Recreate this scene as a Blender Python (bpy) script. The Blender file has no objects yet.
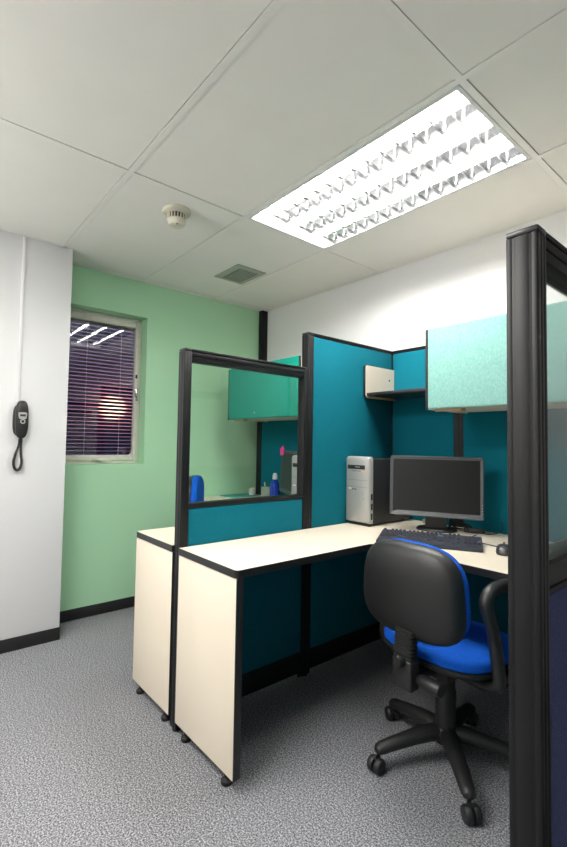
import bpy, bmesh, math, random
from mathutils import Vector, Matrix
random.seed(7)
PI = math.pi
sc = bpy.context.scene
COL = sc.collection

# ------------------------------------------------------------------ dimensions (metres)
H = 2.3413                     # ceiling
XG, YW = -3.1885, 2.452        # green wall plane, white wall plane
XLW, YLW = -2.932, 0.767       # white wall that stands forward on the left
XPL, XPR = -1.757, -1.706      # screen run between the two cubicles
YB = 2.315                     # face of the screens along the white wall
ZG, ZT = 1.570, 1.7586         # heights: glazed screen, tall screen
ZD = 0.7426                    # worktop
X1, Y1 = 3.2, -3.6             # rest of the office behind the camera
L0, M0 = -1.9147, 1.3208       # ceiling grid origin, 1.2 x 0.6 m

# ------------------------------------------------------------------ materials
def lin(c):
    return tuple(((x/12.92) if x <= .04045 else ((x+.055)/1.055)**2.4) for x in c)
def rgb(r, g, b): return lin((r/255, g/255, b/255))

def nodes_of(name):
    m = bpy.data.materials.new(name); m.use_nodes = True
    nt = m.node_tree
    return m, nt, nt.nodes['Principled BSDF']

def mat(name, col, rough=.5, metal=0.0, var=.06, scale=30, bump=0.0, bscale=None, spec=.5, sheen=0.0, coat=0.0):
    m, nt, p = nodes_of(name)
    tc = nt.nodes.new('ShaderNodeTexCoord')
    nz = nt.nodes.new('ShaderNodeTexNoise'); nz.inputs['Scale'].default_value = scale; nz.inputs['Detail'].default_value = 3
    nt.links.new(tc.outputs['Object'], nz.inputs['Vector'])
    mx = nt.nodes.new('ShaderNodeMix'); mx.data_type = 'RGBA'
    a = tuple(max(0, c*(1-var)) for c in col); b = tuple(min(1, c*(1+var)) for c in col)
    mx.inputs[6].default_value = (*a, 1); mx.inputs[7].default_value = (*b, 1)
    nt.links.new(nz.outputs['Fac'], mx.inputs[0]); nt.links.new(mx.outputs[2], p.inputs['Base Color'])
    p.inputs['Roughness'].default_value = rough; p.inputs['Metallic'].default_value = metal
    p.inputs['Specular IOR Level'].default_value = spec
    if sheen: p.inputs['Sheen Weight'].default_value = sheen
    if coat: p.inputs['Coat Weight'].default_value = coat
    if bump:
        n2 = nt.nodes.new('ShaderNodeTexNoise'); n2.inputs['Scale'].default_value = bscale or scale*3; n2.inputs['Detail'].default_value = 2
        nt.links.new(tc.outputs['Object'], n2.inputs['Vector'])
        bp = nt.nodes.new('ShaderNodeBump'); bp.inputs['Strength'].default_value = bump; bp.inputs['Distance'].default_value = .002
        nt.links.new(n2.outputs['Fac'], bp.inputs['Height']); nt.links.new(bp.outputs['Normal'], p.inputs['Normal'])
    return m

def fabric(name, col, col2, scale=260, rough=.9):
    """woven cloth: two thread colours, fine bump"""
    m, nt, p = nodes_of(name)
    tc = nt.nodes.new('ShaderNodeTexCoord')
    mp = nt.nodes.new('ShaderNodeMapping'); mp.inputs['Scale'].default_value = (1, 1, .55)
    nt.links.new(tc.outputs['Object'], mp.inputs['Vector'])
    nz = nt.nodes.new('ShaderNodeTexNoise'); nz.inputs['Scale'].default_value = scale; nz.inputs['Detail'].default_value = 4; nz.inputs['Roughness'].default_value = .75
    nt.links.new(mp.outputs['Vector'], nz.inputs['Vector'])
    rp = nt.nodes.new('ShaderNodeValToRGB')
    rp.color_ramp.elements[0].position = .32; rp.color_ramp.elements[0].color = (*col, 1)
    rp.color_ramp.elements[1].position = .68; rp.color_ramp.elements[1].color = (*col2, 1)
    nt.links.new(nz.outputs['Fac'], rp.inputs['Fac']); nt.links.new(rp.outputs['Color'], p.inputs['Base Color'])
    bp = nt.nodes.new('ShaderNodeBump'); bp.inputs['Strength'].default_value = .25; bp.inputs['Distance'].default_value = .001
    nt.links.new(nz.outputs['Fac'], bp.inputs['Height']); nt.links.new(bp.outputs['Normal'], p.inputs['Normal'])
    p.inputs['Roughness'].default_value = rough; p.inputs['Specular IOR Level'].default_value = .15
    return m

def glass(name, tint, f0=.045):
    """thin flat pane: tinted see-through body, Schlick mirror on top"""
    m = bpy.data.materials.new(name); m.use_nodes = True; nt = m.node_tree; nt.nodes.clear()
    out = nt.nodes.new('ShaderNodeOutputMaterial')
    tr = nt.nodes.new('ShaderNodeBsdfTransparent'); tr.inputs['Color'].default_value = (*tint, 1)
    gl = nt.nodes.new('ShaderNodeBsdfGlossy'); gl.inputs['Roughness'].default_value = .01
    lw = nt.nodes.new('ShaderNodeLayerWeight'); lw.inputs['Blend'].default_value = .5
    pw = nt.nodes.new('ShaderNodeMath'); pw.operation = 'POWER'; pw.inputs[1].default_value = 5
    ma = nt.nodes.new('ShaderNodeMath'); ma.operation = 'MULTIPLY_ADD'; ma.inputs[1].default_value = 1-f0; ma.inputs[2].default_value = f0
    mx = nt.nodes.new('ShaderNodeMixShader')
    nt.links.new(lw.outputs['Facing'], pw.inputs[0]); nt.links.new(pw.outputs[0], ma.inputs[0]); nt.links.new(ma.outputs[0], mx.inputs[0])
    nt.links.new(tr.outputs[0], mx.inputs[1]); nt.links.new(gl.outputs[0], mx.inputs[2]); nt.links.new(mx.outputs[0], out.inputs['Surface'])
    return m

def emit(name, col, s):
    m = bpy.data.materials.new(name); m.use_nodes = True; nt = m.node_tree; nt.nodes.clear()
    out = nt.nodes.new('ShaderNodeOutputMaterial'); e = nt.nodes.new('ShaderNodeEmission')
    e.inputs['Color'].default_value = (*col, 1); e.inputs['Strength'].default_value = s
    nt.links.new(e.outputs[0], out.inputs['Surface']); return m

def carpet():
    m, nt, p = nodes_of('carpet')
    tc = nt.nodes.new('ShaderNodeTexCoord')
    n1 = nt.nodes.new('ShaderNodeTexNoise'); n1.inputs['Scale'].default_value = 175; n1.inputs['Detail'].default_value = 5; n1.inputs['Roughness'].default_value = .8
    n2 = nt.nodes.new('ShaderNodeTexNoise'); n2.inputs['Scale'].default_value = 2.2; n2.inputs['Detail'].default_value = 3
    n3 = nt.nodes.new('ShaderNodeTexNoise'); n3.inputs['Scale'].default_value = 60; n3.inputs['Detail'].default_value = 2
    for n in (n1, n2, n3): nt.links.new(tc.outputs['Object'], n.inputs['Vector'])
    rp = nt.nodes.new('ShaderNodeValToRGB'); el = rp.color_ramp.elements
    el[0].position = .41; el[0].color = (.060, .062, .070, 1)
    el[1].position = .60; el[1].color = (.52, .52, .55, 1)
    e = el.new(.5); e.color = (.205, .207, .225, 1)
    nt.links.new(n1.outputs['Fac'], rp.inputs['Fac'])
    mx = nt.nodes.new('ShaderNodeMix'); mx.data_type = 'RGBA'; mx.blend_type = 'MULTIPLY'; mx.inputs[0].default_value = 1
    r2 = nt.nodes.new('ShaderNodeValToRGB'); r2.color_ramp.elements[0].color = (.86, .86, .87, 1); r2.color_ramp.elements[1].color = (1, 1, 1, 1)
    nt.links.new(n2.outputs['Fac'], r2.inputs['Fac'])
    nt.links.new(rp.outputs['Color'], mx.inputs[6]); nt.links.new(r2.outputs['Color'], mx.inputs[7])
    nt.links.new(mx.outputs[2], p.inputs['Base Color'])
    ad = nt.nodes.new('ShaderNodeMath'); ad.operation = 'ADD'
    nt.links.new(n1.outputs['Fac'], ad.inputs[0]); nt.links.new(n3.outputs['Fac'], ad.inputs[1])
    bp = nt.nodes.new('ShaderNodeBump'); bp.inputs['Strength'].default_value = .3; bp.inputs['Distance'].default_value = .003
    nt.links.new(ad.outputs[0], bp.inputs['Height']); nt.links.new(bp.outputs['Normal'], p.inputs['Normal'])
    p.inputs['Roughness'].default_value = .95; p.inputs['Specular IOR Level'].default_value = .1
    return m

M = dict(
    carpet=carpet(),
    white=mat('white_paint', (.82, .82, .83), .55, var=.012, scale=3, bump=.04, bscale=220),
    green=mat('green_paint', (.455, .775, .50), .45, var=.02, scale=2.5, bump=.05, bscale=200),
    tile=mat('ceiling_tile', (.86, .845, .795), .9, var=.03, scale=6, bump=.12, bscale=320),
    tbar=mat('grid_enamel', (.86, .845, .80), .45, var=.02, scale=8),
    void=mat('ceiling_void', (.01, .01, .01), .95),
    base=mat('black_vinyl', (.013, .0135, .015), .5, var=.3, scale=25, bump=.1),
    blackm=mat('black_aluminium', (.008, .0084, .0095), .42, var=.05, scale=12, spec=.28),
    cap=mat('black_cap', (.03, .031, .035), .3, var=.1, scale=20),
    teal=fabric('teal_cloth', (.0, .098, .140), (.003, .150, .200)),
    navy=fabric('navy_cloth', (.050, .058, .150), (.115, .130, .270), 420),
    mint=fabric('mint_cloth', (.205, .465, .41), (.35, .61, .56), 170),
    jade=fabric('jade_cloth', (.0, .22, .155), (.012, .32, .235), 200),
    blue=fabric('blue_cloth', (.0, .055, .38), (.008, .115, .60), 330, .85),
    cream=mat('cream_laminate', (.77, .685, .565), .42, var=.015, scale=5),
    edge=mat('black_edge', (.016, .0165, .018), .4, var=.1),
    plast=mat('black_plastic', (.013, .0132, .0138), .46, var=.12, scale=60, bump=.06, bscale=500),
    matte=mat('matte_black', (.011, .011, .012), .55, var=.1),
    rubber=mat('rubber', (.009, .009, .009), .7, var=.1),
    silver=mat('silver_plastic', (.42, .42, .41), .38, metal=.25, var=.03, scale=40),
    grey=mat('grey_plastic', (.066, .070, .078), .38, var=.05, scale=40),
    steel=mat('dark_steel', (.028, .029, .032), .4, metal=.3, var=.08, scale=50),
    screen=mat('screen', (.013, .0135, .0135), .35, var=.02, scale=5, spec=.25),
    key=mat('key_plastic', (.026, .029, .042), .4, var=.1, scale=60),
    keyb=mat('blue_key', (.10, .16, .34), .4, var=.05),
    alu=mat('louvre_aluminium', (.86, .87, .88), .16, metal=1.0, var=.02, scale=20),
    frame_w=mat('luminaire_enamel', (.80, .80, .78), .4, var=.02),
    winfr=mat('weathered_window_paint', (.70, .68, .60), .5, var=.16, scale=22, bump=.1),
    slat=mat('blind_slat', (.030, .025, .055), .30, metal=.35, var=.15, scale=30),
    cord=mat('blind_cord', (.60, .58, .62), .7),
    ivory=mat('ivory_plastic', (.72, .69, .55), .4, var=.03),
    ventm=mat('grey_green_metal', (.34, .38, .32), .45, var=.06),
    wplast=mat('white_plastic', (.80, .80, .80), .4, var=.02),
    chrome=mat('chrome', (.7, .7, .7), .18, metal=1, var=.03),
    pink=mat('pink_paper', (.85, .055, .33), .7, var=.05),
    bluep=mat('blue_plastic', (.008, .035, .42), .2, var=.05),
    papert=mat('teal_card', (.02, .30, .26), .55, var=.08),
    paperw=mat('white_paper', (.80, .80, .78), .7, var=.03),
    yellow=mat('pale_yellow', (.78, .70, .38), .6, var=.1, scale=60),
    orange=mat('orange_sticker', (.85, .40, .12), .5, var=.05),
    tan=mat('tan_plastic', (.45, .34, .18), .5, var=.05),
    glass=glass('clear_glass', (.965, .985, .975)),
    glassd=glass('grey_glass', (.84, .86, .85), .05),
    wglass=glass('window_glass', (.93, .92, .95), .10),
    tube=emit('lamp_tube', (1.0, .985, .94), 78),
)

# ------------------------------------------------------------------ geometry helpers
def box(bm, a, b, bev=0.0, seg=2):
    """axis-aligned box between corners a and b, edges optionally rounded"""
    lo = [min(a[i], b[i]) for i in range(3)]; hi = [max(a[i], b[i]) for i in range(3)]
    r = bmesh.ops.create_cube(bm, size=1)
    vs = r['verts']
    for v in vs:
        v.co = Vector([lo[i] + (v.co[i]+.5)*(hi[i]-lo[i]) for i in range(3)])
    if bev > 0:
        es = list({e for v in vs for e in v.link_edges})
        bev = min(bev, .48*min(hi[i]-lo[i] for i in range(3)))
        bmesh.ops.bevel(bm, geom=es, offset=bev, segments=seg, affect='EDGES', profile=.5)
    return bm
def B(*boxes, bev=0.0, seg=2):
    bm = bmesh.new()
    for a, b in boxes: box(bm, a, b, bev, seg)
    return bm

def sweep(bm, pts, rad, n=10, flat=1.0, up=None, cap=True):
    """tube along a polyline; rad a number or list; flat squashes the second axis"""
    pts = [Vector(p) for p in pts]
    if not hasattr(rad, '__len__'): rad = [rad]*len(pts)
    rings = []; ref = Vector(up) if up else None
    for i, p in enumerate(pts):
        t = (pts[min(i+1, len(pts)-1)] - pts[max(i-1, 0)]).normalized()
        if ref is None:
            ref = Vector((0, 0, 1)) if abs(t.z) < .9 else Vector((1, 0, 0))
        s = t.cross(ref)
        if s.length < 1e-5: s = t.cross(Vector((1, 0, 0)))
        s.normalize(); u = s.cross(t).normalized()
        if not up: ref = u
        rings.append([bm.verts.new(p + s*math.cos(a)*rad[i] + u*math.sin(a)*rad[i]*flat) for a in [2*PI*k/n for k in range(n)]])
    for r0, r1 in zip(rings, rings[1:]):
        for k in range(n): bm.faces.new((r0[k], r0[(k+1) % n], r1[(k+1) % n], r1[k]))
    if cap:
        bm.faces.new(rings[0][::-1]); bm.faces.new(rings[-1])
    return bm

def spl(pts, n=8):
    """Catmull-Rom through the points"""
    P = [Vector(p) for p in pts]; P = [2*P[0]-P[1]] + P + [2*P[-1]-P[-2]]; out = []
    for i in range(1, len(P)-2):
        for k in range(n):
            t = k/n; a, b, c, d = P[i-1], P[i], P[i+1], P[i+2]
            out.append(.5*((2*b) + (c-a)*t + (2*a-5*b+4*c-d)*t*t + (3*b-a-3*c+d)*t**3))
    out.append(P[-2]); return out

def superl(bm, w, h, prof, f, n=2.0, seg=40):
    """stack of super-ellipse outlines: prof = [(scale, depth)], f(a, b, depth) -> point"""
    ring = []
    for k in range(seg):
        t = 2*PI*k/seg; c, s = math.cos(t), math.sin(t)
        ring.append((math.copysign(abs(c)**(2/n), c)*w/2, math.copysign(abs(s)**(2/n), s)*h/2))
    prev = None; first = None
    for r, d in prof:
        if r <= 1e-6: cur = [bm.verts.new(f(0, 0, d))]
        else: cur = [bm.verts.new(f(a*r, b*r, d)) for a, b in ring]
        if prev:
            for k in range(seg):
                k2 = (k+1) % seg
                if len(prev) == 1: bm.faces.new((prev[0], cur[k], cur[k2]))
                elif len(cur) == 1: bm.faces.new((prev[k2], prev[k], cur[0]))
                else: bm.faces.new((prev[k2], prev[k], cur[k], cur[k2]))
        prev = cur
    return bm
def lathe(bm, c, prof, seg=24, axis='z'):
    """round solid: prof = [(radius, height)]"""
    c = Vector(c)
    f = {'z': lambda a, b, d: c+Vector((a, b, d)), 'x': lambda a, b, d: c+Vector((d, a, b)), 'y': lambda a, b, d: c+Vector((a, d, b))}[axis]
    return superl(bm, 2, 2, prof, f, 2.0, seg)

def prism(bm, poly, z0, z1, bev=0.0):
    b = [bm.verts.new((x, y, z0)) for x, y in poly]; t = [bm.verts.new((x, y, z1)) for x, y in poly]
    n = len(poly)
    bm.faces.new(b[::-1]); ft = bm.faces.new(t)
    for i in range(n): bm.faces.new((b[i], b[(i+1) % n], t[(i+1) % n], t[i]))
    if bev: bmesh.ops.bevel(bm, geom=list(ft.edges), offset=bev, segments=2, affect='EDGES')
    return bm
def inset(poly, d):
    n = len(poly); out = []
    for i in range(n):
        p0, p, p1 = Vector(poly[i-1]), Vector(poly[i]), Vector(poly[(i+1) % n])
        e0 = (p-p0).normalized(); e1 = (p1-p).normalized()
        n0 = Vector((-e0.y, e0.x)); n1 = Vector((-e1.y, e1.x))
        m = (n0+n1).normalized(); out.append(tuple(p + m*(d/max(.3, m.dot(n0)))))
    return out
def ring_prism(bm, poly, d, z0, z1):
    q = inset(poly, d); n = len(poly)
    V = [[bm.verts.new((x, y, z)) for x, y in pp] for pp, z in ((poly, z0), (poly, z1), (q, z1), (q, z0))]
    for a in range(4):
        A, Bv = V[a], V[(a+1) % 4]
        for i in range(n):
            j = (i+1) % n; bm.faces.new((A[i], A[j], Bv[j], Bv[i]))
    return bm
def fillet(poly, rr, n=5):
    """poly: ccw points; rr: {index: radius}"""
    out = []; N = len(poly)
    for i, p in enumerate(poly):
        if i not in rr: out.append(p); continue
        P = Vector(p); a = (Vector(poly[i-1])-P).normalized()*rr[i]; b = (Vector(poly[(i+1) % N])-P).normalized()*rr[i]
        for k in range(n+1):
            t = k/n; out.append(tuple(P + a*(1-t)**2 + b*t*t))
    return out

def obj(name, bm, m, parent=None, smooth=True, ang=38):
    """link a bmesh as ONE mesh object; vertices are in world metres and are moved into the parent's frame"""
    bmesh.ops.recalc_face_normals(bm, faces=bm.faces)
    if parent is not None and not parent.get('_local'):
        w = Vector((0, 0, 0)); q = parent
        while q is not None: w += q.location; q = q.parent
        bmesh.ops.translate(bm, vec=-w, verts=bm.verts)
    me = bpy.data.meshes.new(name); bm.to_mesh(me); bm.free()
    if smooth:
        me.shade_smooth(); me.set_sharp_from_angle(angle=math.radians(ang))
    me.materials.append(m if not isinstance(m, str) else M[m])
    o = bpy.data.objects.new(name, me); COL.objects.link(o)
    if parent is not None:
        o.parent = parent
        if parent.get('_local'): o['_local'] = 1
    return o
def tag(o, label, cat, group=None, kind='thing'):
    o['label'] = label; o['category'] = cat; o['kind'] = kind
    if group: o['group'] = group
    return o
def thing(name, label, cat, loc=(0, 0, 0), rotz=0.0, group=None, local=False):
    o = bpy.data.objects.new(name, None); COL.objects.link(o)
    o.empty_display_size = .05; o.location = loc; o.rotation_euler = (0, 0, rotz)
    if local: o['_local'] = 1
    return tag(o, label, cat, group)
def struct(name, bm, m, label, cat, parent=None):
    o = obj(name, bm, m, parent)
    if parent is None: tag(o, label, cat, None, 'structure')
    return o
def rot_z(bm, ang, c): bmesh.ops.rotate(bm, cent=c, matrix=Matrix.Rotation(ang, 3, 'Z'), verts=bm.verts); return bm

# ------------------------------------------------------------------ setting
XGB = XG - .22
struct('floor', B(((XGB, Y1-.2, -.1), (X1+.2, YW+.2, 0))), 'carpet', 'speckled grey carpet covering the office floor', 'floor')
struct('wall_right', B(((XGB, YW, 0), (X1+.2, YW+.15, H+.2))), 'white', 'white wall behind the tall teal screens', 'wall')
# green wall with its window opening
WY0, WY1, WZ0, WZ1 = .785, 1.364, 1.012, 2.084
struct('wall_far', B(((XGB, YLW, 0), (XG, YW, WZ0)), ((XGB, YLW, WZ1), (XG, YW, H+.2)),
                     ((XGB, YLW, WZ0), (XG, WY0, WZ1)), ((XGB, WY1, WZ0), (XG, YW, WZ1))), 'green', 'pale green painted wall with the window', 'wall')
struct('wall_left', B(((XGB, Y1-.2, 0), (XLW, YLW, H+.2)), bev=.003), 'white', 'white wall that carries the black handset', 'wall')
struct('wall_near', B(((XLW, Y1-.2, 0), (X1+.2, Y1, H+.2))), 'white', 'white wall behind the viewer', 'wall')
struct('wall_side', B(((X1, Y1, 0), (X1+.2, YW, H+.2))), 'white', 'white wall at the open end of the office', 'wall')
def base_bm(a, b):
    return B((a, b), bev=.003)
ob = struct('baseboard_left', base_bm((XLW, Y1, 0), (XLW+.010, YLW+.001, .0721)), 'base', 'black vinyl skirting along the white wall with the handset', 'skirting')
ob = struct('baseboard_far', base_bm((XG, YLW, 0), (XG+.010, YW, .0721)), 'base', 'black vinyl skirting along the green wall', 'skirting')
ob = struct('baseboard_right', base_bm((XG+.06, YW-.010, 0), (X1, YW, .0721)), 'base', 'black vinyl skirting behind the teal screens', 'skirting')
struct('trim_1', B(((XG, 2.389, .0), (-3.141, YW, H)), bev=.004), 'blackm', 'black metal corner channel where green wall meets white wall', 'trim')

# ceiling: lay-in tiles with a narrow open joint, grid bars flush with them
tb = bmesh.new(); gb = bmesh.new()
bw = .012
xs = [XG] + [L0+1.2*k for k in range(-1, 6) if XG+.03 < L0+1.2*k < X1] + [X1]
ys = [Y1] + [M0+.6*k for k in range(-9, 4) if Y1+.03 < M0+.6*k < YW-.05] + [YW]
LIGHT = (L0, M0)
for i in range(len(xs)-1):
    for j in range(len(ys)-1):
        x0, x1, y0, y1 = xs[i]+bw, xs[i+1]-bw, ys[j]+bw, ys[j+1]-bw
        if abs(xs[i]-L0) < .01 and abs(ys[j]-M0) < .01: continue
        if x1-x0 < .02 or y1-y0 < .02: continue
        g1, g2 = random.choice((.0012, .002, .003)), random.choice((.001, .0018, .0028))
        dz = random.choice((.0, .0012, .002, .003))
        box(tb, (x0+g1, y0+.0007, H+dz), (x1-.0007, y1-g2, H+.016), .0012, 1)
for x in xs[1:-1]: box(gb, (x-bw, Y1, H), (x+bw, YW, H+.012))
for y in ys[1:-1]:
    for i in range(len(xs)-1): box(gb, (xs[i]+(bw if i else 0), y-bw, H), (xs[i+1]-(bw if i < len(xs)-2 else 0), y+bw, H+.012))
box(gb, (XG, YLW, H), (XG+.014, YW, H+.01)); box(gb, (XLW, Y1, H), (XLW+.014, YLW, H+.01)); box(gb, (XG+.014, YW-.014, H), (X1, YW, H+.01))
struct('ceiling', tb, 'tile', 'off-white lay-in ceiling tiles', 'ceiling')
struct('trim_2', gb, 'tbar', 'off-white metal grid between the ceiling tiles', 'trim')
struct('trim_3', B(((XGB, Y1-.2, H+.2), (X1+.2, YW+.2, H+.26))), 'void', 'black slab added above the ceiling tiles to stop light leaks', 'trim')  # unseen black slab, added to keep stray light out over the tiles

# window_1 in the green wall
XWF = -3.285
wr = bmesh.new()
def frame_ring(bm, x0, x1, y0, y1, z0, z1, l, r, b, t, bev=.004):
    box(bm, (x0, y0, z0), (x1, y0+l, z1), bev); box(bm, (x0, y1-r, z0), (x1, y1, z1), bev)
    box(bm, (x0, y0+l, z0), (x1, y1-r, z0+b), bev); box(bm, (x0, y0+l, z1-t), (x1, y1-r, z1), bev)
frame_ring(wr, XWF-.06, XWF-.004, WY0, WY1, WZ0, WZ1, .022, .022, .022, .026)
win = struct('window_1', wr, 'winfr', 'cream metal framed window with dark closed slats in the green wall', 'window')
sb = bmesh.new(); SY0, SY1, SZ0, SZ1 = WY0+.022, WY1-.020, WZ0+.020, WZ1-.026
frame_ring(sb, XWF-.035, XWF+.006, SY0, SY1, SZ0, SZ1, .026, .026, .040, .044, .006)
# rounded inner corners at the foot of the sash
for yy, sgn in ((SY0+.026, 1), (SY1-.026, -1)):
    q = [(yy, SZ0+.039), (yy+sgn*.03, SZ0+.039), (yy+sgn*.012, SZ0+.044), (yy+sgn*.005, SZ0+.052), (yy, SZ0+.070)]
    f0 = [sb.verts.new((XWF-.030, a, b)) for a, b in q]; f1 = [sb.verts.new((XWF+.004, a, b)) for a, b in q]
    sb.faces.new(f0); sb.faces.new(f1[::-1])
    for k in range(5): sb.faces.new((f0[k], f0[(k+1) % 5], f1[(k+1) % 5], f1[k]))
sash = obj('sash', sb, 'winfr', win)
obj('pane', B(((XWF-.022, SY0+.024, SZ0+.038), (XWF-.017, SY1-.024, SZ1-.042))), 'wglass', win, smooth=False)
lb = bmesh.new(); box(lb, (XWF+.006, SY1-.024, 1.50), (XWF+.016, SY1-.004, 1.56), .003); box(lb, (XWF+.014, SY1-.020, 1.47), (XWF+.024, SY1-.008, 1.545), .003)
obj('latch', lb, 'chrome', sash)
obj('catch_slot', B(((XWF+.004, SY1-.022, 1.640), (XWF+.0085, SY1-.008, 1.668)), bev=.001), 'matte', sash)
lb = bmesh.new(); box(lb, (XWF+.006, SY1-.022, 1.315), (XWF+.013, SY1-.006, 1.36), .003)
obj('catch', lb, 'winfr', sash)
lb = bmesh.new(); box(lb, (XWF+.006, 1.03, SZ0+.004), (XWF+.020, 1.10, SZ0+.020), .004); sweep(lb, spl([(XWF+.018, 1.05, SZ0+.012), (XWF+.03, 1.09, SZ0+.004), (XWF+.03, 1.15, SZ0+.002)]), .005, 8)
obj('stay', lb, 'winfr', sash)

# venetian blind behind the pane
bl = thing('venetian_blind', 'dark purple venetian blind with thin slats behind the window pane', 'blind', (XWF-.055, (WY0+WY1)/2, WZ0+.022))
XB = XWF-.050
sl = bmesh.new(); z = WZ0+.075; tilt = math.radians(52)
while z < WZ1-.075:
    rows = []
    for k in range(5):
        s = (k/4-.5)*.027; cr = .0018*(1-(2*k/4-1)**2)
        px, pz = XB + s*math.cos(tilt), z - s*math.sin(tilt)+cr
        rows.append([sl.verts.new((px, y, pz)) for y in (WY0+.026, WY1-.026)] + [sl.verts.new((px, y, pz-.0006)) for y in (WY0+.026, WY1-.026)])
    for a, b in zip(rows, rows[1:]):
        sl.faces.new((a[0], a[1], b[1], b[0])); sl.faces.new((a[2], b[2], b[3], a[3]))
    sl.faces.new((rows[0][0], rows[0][2], rows[0][3], rows[0][1])); sl.faces.new((rows[-1][0], rows[-1][1], rows[-1][3], rows[-1][2]))
    z += .0262
obj('slats', sl, 'slat', bl)
obj('head_rail', B(((XB-.0135, WY0+.024, WZ1-.07), (XB+.0135, WY1-.024, WZ1-.028)), bev=.003), 'slat', bl)
obj('bottom_rail', B(((XB-.0125, WY0+.026, WZ0+.042), (XB+.0125, WY1-.026, WZ0+.056)), bev=.003), 'slat', bl)
for yy in (.985, 1.225):
    cb = bmesh.new(); sweep(cb, [(XB+.0135, yy, WZ0+.05), (XB+.0135, yy, WZ1-.06)], .0014, 6)
    obj('ladder_cord', cb, 'cord', bl)

# ------------------------------------------------------------------ ceiling light
CX, CY = L0+.6, M0+.3
cl = thing('ceiling_light', 'recessed rectangular ceiling light with three glowing tubes and silver louvres', 'ceiling light', (CX, CY, H))
x0, x1, y0, y1 = L0+.014, L0+1.186, M0+.014, M0+.586
fb = bmesh.new()
box(fb, (x0, y0, H-.001), (x1, y0+.016, H+.02), .002); box(fb, (x0, y1-.016, H-.001), (x1, y1, H+.02), .002)
box(fb, (x0, y0+.016, H-.001), (x0+.016, y1-.016, H+.02), .002); box(fb, (x1-.016, y0+.016, H-.001), (x1, y1-.016, H+.02), .002)
obj('frame', fb, 'frame_w', cl)
tr = bmesh.new()
box(tr, (x0, y0, H+.10), (x1, y1, H+.105))
for a, b in (((x0, y0, H+.02), (x0+.003, y1, H+.10)), ((x1-.003, y0, H+.02), (x1, y1, H+.10)), ((x0, y0, H+.02), (x1, y0+.003, H+.10)), ((x0, y1-.003, H+.02), (x1, y1, H+.10))): box(tr, a, b)
obj('tray', tr, 'frame_w', cl, smooth=False)
iy0, iy1, ix0, ix1 = y0+.016, y1-.016, x0+.016, x1-.016
cw = (iy1-iy0)/3
for k in range(3):
    yc = iy0+cw*(k+.5)
    t = bmesh.new(); lathe(t, (ix0+.012, yc, H+.035), [(0, 0), (.0125, 0), (.013, .002), (.013, ix1-ix0-.026), (.0125, ix1-ix0-.024), (0, ix1-ix0-.024)], 14, 'x')
    tu = obj('tube', t, 'tube', cl)
    # curved side reflectors of the cell
    rf = bmesh.new()
    for sg in (-1, 1):
        prv = None
        for q in range(7):
            u = q/6; yy = yc+sg*(cw/2-.001-.030*(u**1.8)); zz = H+.002+.052*u
            cur = [rf.verts.new((ix0, yy, zz)), rf.verts.new((ix1, yy, zz))]
            if prv: rf.faces.new((prv[0], prv[1], cur[1], cur[0]))
            prv = cur
    obj('reflector', rf, 'alu', cl)
    lv = bmesh.new(); nb = 15
    for q in range(1, nb):
        xx = ix0+(ix1-ix0)*q/nb
        # cross blade: dipped lower edge, wedge section, wider towards the top
        top = H+.022; n = 8; A = []; Bq = []
        for s in range(n+1):
            v = -1+2*s/n; yy = yc+v*(cw/2-.003); zb = H+.001+.010*(1-v*v)
            A.append((lv.verts.new((xx-.001, yy, zb)), lv.verts.new((xx+.001, yy, zb)), lv.verts.new((xx+.004, yy, top)), lv.verts.new((xx-.004, yy, top))))
        for a, b in zip(A, A[1:]):
            for c in range(4): lv.faces.new((a[c], a[(c+1) % 4], b[(c+1) % 4], b[c]))
        lv.faces.new(A[0]); lv.faces.new(A[-1][::-1])
    obj('louvre_blades', lv, 'alu', cl)

# smoke detector
SX, SY = -2.077, 1.026
sd = thing('smoke_detector', 'small round ivory smoke detector fixed to the ceiling', 'smoke detector', (SX, SY, H-.07))
t = bmesh.new(); lathe(t, (SX, SY, H), [(0, 0), (.058, 0), (.059, -.006), (.057, -.012), (.044, -.018), (0, -.018)], 32); bmesh.ops.scale(t, vec=(1.2, 1.2, 1.2), space=Matrix.Translation((-SX, -SY, -H)), verts=t.verts); obj('base', t, 'ivory', sd)
t = bmesh.new(); lathe(t, (SX, SY, H), [(0, -.018), (.036, -.018), (.0355, -.042), (0, -.042)], 32); bmesh.ops.scale(t, vec=(1.2, 1.2, 1.2), space=Matrix.Translation((-SX, -SY, -H)), verts=t.verts); obj('dark_core', t, 'grey', sd)
t = bmesh.new()
for k in range(18):
    a = 2*PI*k/18; c = Vector((SX+.0372*math.cos(a), SY+.0372*math.sin(a), H-.030)); b2 = bmesh.new()
    box(b2, c-Vector((.002, .0022, .0125)), c+Vector((.002, .0022, .0125))); rot_z(b2, a, c)
    me = bpy.data.meshes.new('tmp'); b2.to_mesh(me); b2.free(); t.from_mesh(me); bpy.data.meshes.remove(me)
bmesh.ops.scale(t, vec=(1.2, 1.2, 1.2), space=Matrix.Translation((-SX, -SY, -H)), verts=t.verts); obj('fins', t, 'ivory', sd)
t = bmesh.new(); lathe(t, (SX, SY, H), [(0, -.040), (.0385, -.040), (.039, -.044), (.037, -.055), (.030, -.064), (.014, -.067), (.013, -.064), (0, -.064)], 32); bmesh.ops.scale(t, vec=(1.2, 1.2, 1.2), space=Matrix.Translation((-SX, -SY, -H)), verts=t.verts); obj('cap', t, 'ivory', sd)
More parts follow.
